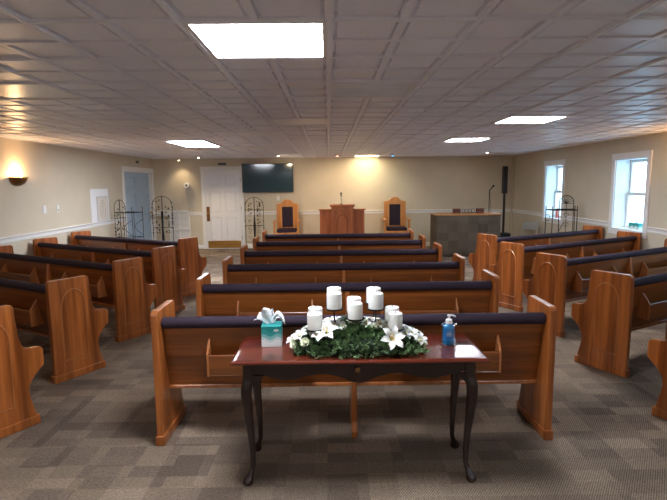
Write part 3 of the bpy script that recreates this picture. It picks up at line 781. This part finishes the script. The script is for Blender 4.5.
def sign(label, loc, rz, w_):
    t = thing('door_sign', label, 'sign', loc, rz); MB().box(-w_, w_, -.012, 0, -.03, .03).build('plate', sg, t, bevel=.002)
    m = MB()
    for k in range(4): m.box(-w_ * .7 + k * w_ * .38, -w_ * .7 + k * w_ * .38 + w_ * .22, -.0135, -.012, -.01, .012)
    m.build('lettering', mat('sign_grey', (150, 146, 140), .6), t)
sign('small dark plaque on the back wall above the white door', (-2.72, YB, 2.19), 0, .10)
sign('small dark plaque on the left wall above the daylight-tinted door', (XL, 12.15, 2.21), PI / 2, .09)

# framed paper on the left wall
fp = thing('notice_board', 'white board with a mounted pencil sketch on the left wall near the daylight-tinted door', 'notice', (XL, 10.04, 1.245), PI / 2)
MB().box(-.39, .39, -.012, 0, -.355, .355).build('board', paper, fp, bevel=.003)
MB().box(-.16, .32, -.018, -.012, -.29, .21).build('mount', mat('grey_mount', (206, 204, 204), .7), fp)
MB().box(-.12, .28, -.021, -.018, -.25, .17).build('print', mat('cream_print', (222, 212, 200), .8), fp)
m = MB()
m.tube([(.08 + .11 * math.cos(2 * PI * k / 24), -.022, -.06 + .16 * math.sin(2 * PI * k / 24)) for k in range(24)], .0025, 4, closed=True)
for q in range(7): z = .06 - q * .035; m.tube([(.04 + .01 * (q % 2), -.022, z), (.08, -.022, z + .01), (.12 - .01 * (q % 3), -.022, z)], .0035, 4)
m.tube([(.02, -.022, .13), (.15, -.022, .13)], .005, 4)
m.build('sketch', ink, fp)

# ------------------------------------------------------------------ wall lamps
warm = emis('warm_bulb', (255, 200, 130), 14)
def sconce(label, loc, rz):
    t = thing('wall_lamp', label, 'wall lamp', loc, rz, group='half-bowl wall lamps')
    m = MB(); n = 20; R_ = .17
    prof = [(.17, .0), (.168, -.015), (.16, -.04), (.14, -.07), (.11, -.095), (.07, -.115), (.02, -.125)]
    rings = []
    for r, z in prof: rings.append([m.bm.verts.new((r * math.cos(PI + PI * k / n), r * .8 * math.sin(PI + PI * k / n), z)) for k in range(n + 1)])
    for A, B in zip(rings, rings[1:]):
        for k in range(n): m.bm.faces.new((A[k], A[k + 1], B[k + 1], B[k]))
    o = m.build('bowl', brass_dark, t, smooth=True); sd = o.modifiers.new('thick', 'SOLIDIFY'); sd.thickness = .004
    m = MB(); m.tube([(.174 * math.cos(PI + PI * k / n), .174 * .8 * math.sin(PI + PI * k / n), 0) for k in range(n + 1)], .007, 8); m.build('rim', brass, t, smooth=True)
    MB().box(-.05, .05, -.012, 0, -.12, 0).build('wall_plate', brass, t, bevel=.004)
    m = MB(); m.ball((0, -.07, -.02), .032, sz=1.3); m.build('bulb', warm, t, smooth=True)
    ld = bpy.data.lights.new('lamp_light', 'POINT'); ld.energy = SCONCE_W; ld.color = (1, .62, .30); ld.shadow_soft_size = .03
    lo = bpy.data.objects.new('lamp_light', ld); C.objects.link(lo); lo.parent = t; lo.location = (0, -.08, .045)
    return t
sconce('brass half-bowl wall lamp glowing upward on the left wall in view', (XL, 7.42, 1.785), PI / 2)
sconce('brass half-bowl wall lamp on the left wall nearer the camera', (XL, 4.1, 1.775), PI / 2)
sconce('brass half-bowl wall lamp on the right wall just outside the photo', (XR, 6.7, 1.775), -PI / 2)

# ------------------------------------------------------------------ ceiling spots
def spot(label, x, y, col, aim, power, lenscol):
    t = thing('ceiling_spotlight', label, 'spotlight', (x, y, H - .006), group='small ceiling spotlights')
    MB().lathe([(.001, 0), (.062, 0), (.062, -.006), (.045, -.012), (.045, -.05), (.030, -.05), (.030, -.045), (.001, -.04)][::-1], n=20).build('housing', white_paint, t, smooth=True)
    MB().lathe([(.001, -.052), (.024, -.050), (.029, -.045)], n=20).build('lens', emis('spot_lens', lenscol, 25), t, smooth=True)
    ld = bpy.data.lights.new('spot_light', 'SPOT'); ld.energy = power; ld.color = col; ld.spot_size = math.radians(95); ld.spot_blend = .8; ld.shadow_soft_size = .03
    lo = bpy.data.objects.new('spot_light', ld); C.objects.link(lo); lo.parent = t; lo.location = (0, 0, -.06)
    lo.rotation_euler = (Vector(aim) - Vector((x, y, H))).to_track_quat('-Z', 'Y').to_euler()
Wm = (1, .80, .52)
spot('ceiling spotlight near the white door', -2.99, 11.9, Wm, (-2.7, 12.6, .2), SPOT_W * 1.8, (255, 244, 230))
spot('bright ceiling spotlight in front of the television', -1.1, 11.45, Wm, (-.6, 13.2, 1.2), SPOT_W, (255, 240, 210))
spot('reddish ceiling spotlight above the pulpit', .21, 11.7, (1, .72, .45), (.25, 13.2, 1.0), SPOT_W * 1.6, (255, 150, 130))
spot('blue ceiling spotlight above the right armchair', 1.5, 11.85, (.8, .85, .7), (1.3, 13.2, .9), SPOT_W * .7, (40, 140, 230))
spot('bright ceiling spotlight above the draped table', 3.45, 11.1, Wm, (3.3, 13.0, .6), SPOT_W * .5, (255, 236, 215))
spot('ceiling spotlight at the back left corner washing the wall', -3.75, 12.95, (1, .75, .45), (-3.75, 13.2, 1.2), SPOT_W * .35, (255, 225, 180))

# ------------------------------------------------------------------ draped table with things behind
dt = thing('serving_table', 'tall table with light wooden top under the dark drape, right of the right armchair', 'table', (3.115, 11.55, 0))
MB().box(-.745, .745, -.33, .33, .93, .955).build('tabletop', chair_oak, dt, bevel=.006)
for sx in (-1, 1):
    for sy in (-1, 1): MB().box(sx * .67 - .02, sx * .67 + .02, sy * .27 - .02, sy * .27 + .02, 0, .93).build('leg', grey_metal, dt, bevel=.003)
drape = mat('drape', (96, 88, 80), .95, spec=.1); N, L, b = nodes(drape)
tc = N.new('ShaderNodeTexCoord'); mp = N.new('ShaderNodeMapping'); mp.inputs['Scale'].default_value = (4.5, 0, 5.5); L.new(tc.outputs['Object'], mp.inputs[0])
fl = N.new('ShaderNodeVectorMath'); fl.operation = 'FLOOR'; L.new(mp.outputs[0], fl.inputs[0]); wn = N.new('ShaderNodeTexWhiteNoise'); L.new(fl.outputs[0], wn.inputs['Vector'])
cr = N.new('ShaderNodeValToRGB'); cr.color_ramp.elements[0].color = (*s2l((84, 74, 64)), 1); cr.color_ramp.elements[1].color = (*s2l((106, 94, 82)), 1); L.new(wn.outputs[0], cr.inputs[0]); L.new(cr.outputs[0], b.inputs['Base Color'])
m = MB(); path = [(-.725, .30)] + [(-.725, .30 - .6 * k / 10) for k in range(1, 10)] + [(-.725 + 1.45 * k / 50, -.315) for k in range(51)] + [(.725, -.30 + .6 * k / 10) for k in range(1, 11)]
V = []
for k, (x, y) in enumerate(path):
    col_ = []
    for i in range(7):
        u = i / 6; wob = .010 * math.sin(k * 1.3) * (1 - u) ** .5
        col_.append(m.bm.verts.new((x + (wob if abs(x) >= .725 else 0), y - (wob + .01 if abs(x) < .725 else 0), .006 + .921 * u)))
    V.append(col_)
for A, B in zip(V, V[1:]):
    for i in range(6): m.bm.faces.new((A[i], B[i], B[i + 1], A[i + 1]))
o = m.build('table_drape', drape, None, smooth=True, loc=(3.115, 11.55, 0)); sd = o.modifiers.new('thick', 'SOLIDIFY'); sd.thickness = .004
tag(o, 'dark brown-grey drape hanging to the floor around the tall table', 'drape')
o = MB()
o.prism([(.61, .957), (.61, .962), (.75, .962), (.767, .95), (.775, .70), (.763, .66), (.757, .72), (.75, .957)], -.20, .10, 1)
o = o.build('white_cloth', tissue_m, None, loc=(3.115, 11.55, 0)); tag(o, 'small white cloth hanging over the right end of the tall draped table', 'cloth')
bm_ = mat('brown_leather', (84, 44, 34), .6)
for x, lab in ((2.95, 'left dark brown box on the tall draped table'), (3.49, 'right dark brown box on the tall draped table, beside the microphone stand')):
    t = thing('storage_box', lab, 'box', (x, 11.65, .955)); MB().box(-.08, .08, -.06, .06, 0, .085).build('body', bm_, t, bevel=.005); MB().box(-.083, .083, -.063, .063, .085, .102).build('lid', bm_, t, bevel=.004)
t = thing('wire_rack', 'low black wire scrolls standing between the two brown boxes', 'rack', (3.22, 11.65, .955))
m = MB(); m.box(-.16, .16, -.04, .04, 0, .008)
for cx_ in (-.11, -.04, .04, .11):
    m.tube([(cx_ + .035 * math.cos(a), 0, .05 + .042 * math.sin(a)) for a in [2 * PI * k / 12 for k in range(12)]], .006, 6, closed=True)
m.build('wire', iron, t)
# microphone stand
ms = thing('microphone_stand', 'thin black microphone stand behind the tall draped table', 'microphone stand', (3.93, 12.38, 0))
MB().lathe([(.001, 0), (.13, 0), (.12, .015), (.02, .025), (.001, .025)], n=24).build('base', black, ms, smooth=True)
MB().tube([(0, 0, .02), (0, 0, 1.46)], .010).build('pole', black, ms, smooth=True)
MB().tube([(0, 0, 1.45), (.03, -.01, 1.49), (.07, -.02, 1.545)], [.012, .014, .016]).ball((.085, -.024, 1.565), .032).build('microphone', black, ms, smooth=True)
m = MB(); m.tube([(0.012, 0, 1.44), (.03, 0, 1.2), (.05, 0, .9), (.02, 0, .4), (.05, .05, .03)], .004, 6); m.build('cable', black, ms)
# column speaker
sp = thing('column_speaker', 'tall slim black column loudspeaker standing in the back right corner', 'loudspeaker', (4.27, 12.3, 0))
MB().box(-.13, .13, -.16, .18, 0, .42).build('subwoofer', black_box, sp, bevel=.01)
MB().box(-.055, .055, -.05, .05, 1.38, 2.03).build('speaker_column', black_box, sp, bevel=.008)
MB().tube([(0, 0, .42), (0, 0, 1.38)], .028).build('pole', black, sp, smooth=True)
# folding chair
fc = thing('folding_chair', 'grey metal folding chair by the right wall beyond the far right pew', 'folding chair', (4.42, 11.3, 0), math.radians(-58)); fc.scale = (.92, .92, .92)
for s_ in (-1, 1):
    MB().tube([(s_ * .21, -.24, .0), (s_ * .21, .16, .62), (s_ * .20, .20, .80), (s_ * .15, .205, .835)], .011).build('front_leg', grey_metal, fc, smooth=True)
    MB().tube([(s_ * .19, .25, .0), (s_ * .19, -.02, .42), (s_ * .19, -.16, .45)], .011).build('rear_leg', grey_metal, fc, smooth=True)
MB().prism([(-.20, .435), (-.20, .45), (.16, .45), (.17, .435)], -.18, .18).build('seat', grey_metal, fc, bevel=.005)
MB().prism([(.165, .62), (.195, .80), (.205, .815), (.212, .80), (.18, .615)], -.20, .20).build('backrest', grey_metal, fc, bevel=.004)

# ------------------------------------------------------------------ wrought iron flower stands
def arched_screen(m, w_, h_, rows, x0=0, y0=0, leafy=True, post=True, seed=1):
    rnd = random.Random(seed)
    a = [(x0 - w_, y0, 0), (x0 - w_, y0, h_ - w_)] + [(x0 + w_ * math.cos(PI - PI * k / 14), y0, h_ - w_ + w_ * math.sin(PI * k / 14)) for k in range(1, 14)] + [(x0 + w_, y0, h_ - w_), (x0 + w_, y0, 0)]
    m.tube(a, .007, 6)
    for z in rows: m.tube([(x0 - w_, y0, z), (x0 + w_, y0, z)], .007, 6)
    if post: m.tube([(x0, y0, .0), (x0, y0, h_)], .010, 6)
def scrolls(m, w_, h_, x0=0, y0=0, seed=1, n=14, r=.045):
    rnd = random.Random(seed)
    for q in range(n):
        z = .30 + (h_ - .42) * (q // 2) / (n / 2 - .5); sg = 1 if q % 2 else -1
        cx_ = x0 + sg * w_ * .52; dr = rnd.choice((-1, 1))
        pts = [(cx_ + dr * r * (1 - k / 15) * math.cos(k * .55), y0, z + r * 1.3 * (1 - k / 15) * math.sin(k * .55)) for k in range(13)]
        m.tube(pts, .0045, 5)
def leaves(m, w_, h_, x0=0, y0=0, seed=2, n=34):
    rnd = random.Random(seed)
    for q in range(n):
        z = rnd.uniform(.45, h_ - .08); lim = w_ if z < h_ - w_ else w_ * math.sqrt(max(0, 1 - ((z - h_ + w_) / w_) ** 2))
        x = rnd.choice((-1, 1)) * lim * rnd.choice((1, .62, .35)); m.ball((x0 + x, y0 - .004, z), .021, sz=.8)
t = thing('flower_stand', 'arched wrought iron flower stand between the white door and the left armchair', 'flower stand', (-1.885, 12.9, 0))
m = MB(); arched_screen(m, .23, 1.34, (1.02, .62, .2)); m.box(-.2, .2, -.14, .14, 0, .012); m.build('frame', iron, t)
m = MB(); scrolls(m, .23, 1.34); m.build('scrollwork', iron, t); m = MB(); leaves(m, .23, 1.34); m.build('metal_leaves', iron, t)
m = MB(); m.tube([(0, -.015, .3), (0, -.02, .6), (0, -.015, .9)], [.02, .035, .012], 8); m.build('centre_bar', iron, t)
t = thing('flower_stand', 'arched wrought iron flower stand with shelf between the daylight-tinted door and the air grille', 'flower stand', (-4.10, 12.55, 0))
m = MB(); arched_screen(m, .245, 1.395, (.62, .2)); m.box(-.22, .22, -.12, .14, 0, .012); m.build('frame', iron, t)
m = MB(); leaves(m, .245, 1.395, seed=5, n=60); m.build('metal_leaves', iron, t)
m = MB(); m.box(-.22, .22, -.16, .12, 1.035, 1.05); m.build('shelf', mat('pale_shelf', (205, 198, 188), .4), t, bevel=.003)
m = MB(); m.tube([(0, -.02, .02), (0, -.03, .6), (0, -.02, 1.03)], [.05, .022, .03], 8); m.build('centre_bar', iron, t)
def wing_stand(t, wing=.46, depth=.30):
    """arched back, shelf rail and an open scrolled wing"""
    m = MB(); arched_screen(m, .165, 1.37, (1.0, .55, .2), y0=0); m.build('frame', iron, t)
    m = MB(); scrolls(m, .15, 1.30, seed=4, n=12); m.build('scrollwork', iron, t)
    m = MB(); leaves(m, .165, 1.37, seed=9, n=30); m.build('metal_leaves', iron, t)
t = thing('flower_stand', 'narrow arched wrought iron stand with open shelf frame beside the daylight-tinted door', 'flower stand', (-4.27, 10.42, 0), math.radians(64)); t.scale = (.82, .8, 1)
wing_stand(t)
m = MB()
for x, y in ((-.165, -.30), (.165, -.30), (.165, -.60), (-.165, -.60)): m.tube([(x, y, 0), (x, y, 1.14 if y > -.5 else 1.24)], .007, 6)
m.tube([(-.165, 0, 1.12), (-.165, -.60, 1.12), (.165, -.60, 1.12), (.165, 0, 1.12)], .009, 6); m.tube([(-.165, 0, .62), (-.165, -.60, .62), (.165, -.60, .62), (.165, 0, .62)], .007, 6)
for x in (-.165, .165): m.tube([(x, -.6 + .28 * math.sin(k * .35), .66 + .42 * k / 12) for k in range(10)], .005, 5)
m.build('shelf_frame', iron, t)
t = thing('flower_stand', 'wrought iron stand with round-topped back and shelf frame below the far window on the right', 'flower stand', (4.44, 9.42, 0), math.radians(-10))
m = MB(); arched_screen(m, .125, 1.39, (1.14, .7, .2), post=False); m.build('frame', iron, t)
m = MB()
for k in range(9):
    a = PI * (k + .5) / 9 * 1.3 - .45; m.tube([(0, 0, 1.24), (.06 * math.cos(a) - .02 * math.sin(a), 0, 1.26 + .06 * math.sin(a)), (.115 * math.cos(a), 0, 1.265 + .115 * math.sin(a))], .005, 5)
m.tube([(0, 0, .2), (0, 0, 1.24)], .005, 5)
for q in range(5): m.tube([(.05 * math.cos(k * .6) * (1 - k / 14), 0, .30 + q * .18 + .06 * math.sin(k * .6) * (1 - k / 14)) for k in range(12)], .005, 5)
m.build('scrollwork', iron, t)
m = MB()
for x, y in ((-.36, .0), (-.30, -.24), (.125, -.24), (-.125, 0), (.15, 0)): m.tube([(x, y, 0), (x, y, 1.20)], .008, 6)
m.tube([(-.36, 0, 1.13), (.15, 0, 1.13)], .011, 6); m.tube([(-.36, 0, 1.13), (-.30, -.24, 1.13), (.125, -.24, 1.13), (.15, 0, 1.13)], .010, 6)
m.tube([(-.36, 0, .6), (-.30, -.24, .6), (.125, -.24, .6), (.15, 0, .6)], .007, 6)
m.tube([(-.30 + .2 * k / 8, -.24, .62 + .30 * (k / 8) ** 1.6) for k in range(9)], .006, 5); m.tube([(-.33 + .04 * math.cos(k * .5), -.02, .98 + .06 * math.sin(k * .5)) for k in range(12)], .005, 5)
m.build('shelf_frame', iron, t)

# on the window sills
tb2 = thing('tissue_box', 'teal tissue box standing on the sill of the nearer right window', 'tissue box', (4.93, 8.03, WZ0 + .012), math.radians(8))
MB().box(-.057, .057, -.11, .11, 0, .10).build('carton', tissue_mat(.10), tb2, bevel=.002)
m = MB(); tissue_sheet(m, (0, 0, .10), (-.02, 0, .145), .015, .03, .01, .008); o = m.build('tissue', tissue_m, tb2, smooth=True)
rc = thing('candle_jar', 'small pinkish red candle on the sill of the far right window', 'candle', (4.93, 10.86, WZ0 + .012))
MB().lathe([(.001, 0), (.04, 0), (.042, .01), (.042, .19), (.038, .20), (.001, .20)], n=20).build('jar', mat('pink_wax', (214, 120, 110), .4), rc, smooth=True)
MB().tube([(0, 0, .19), (0, 0, .23)], .004, 6).build('wick', wick, rc)
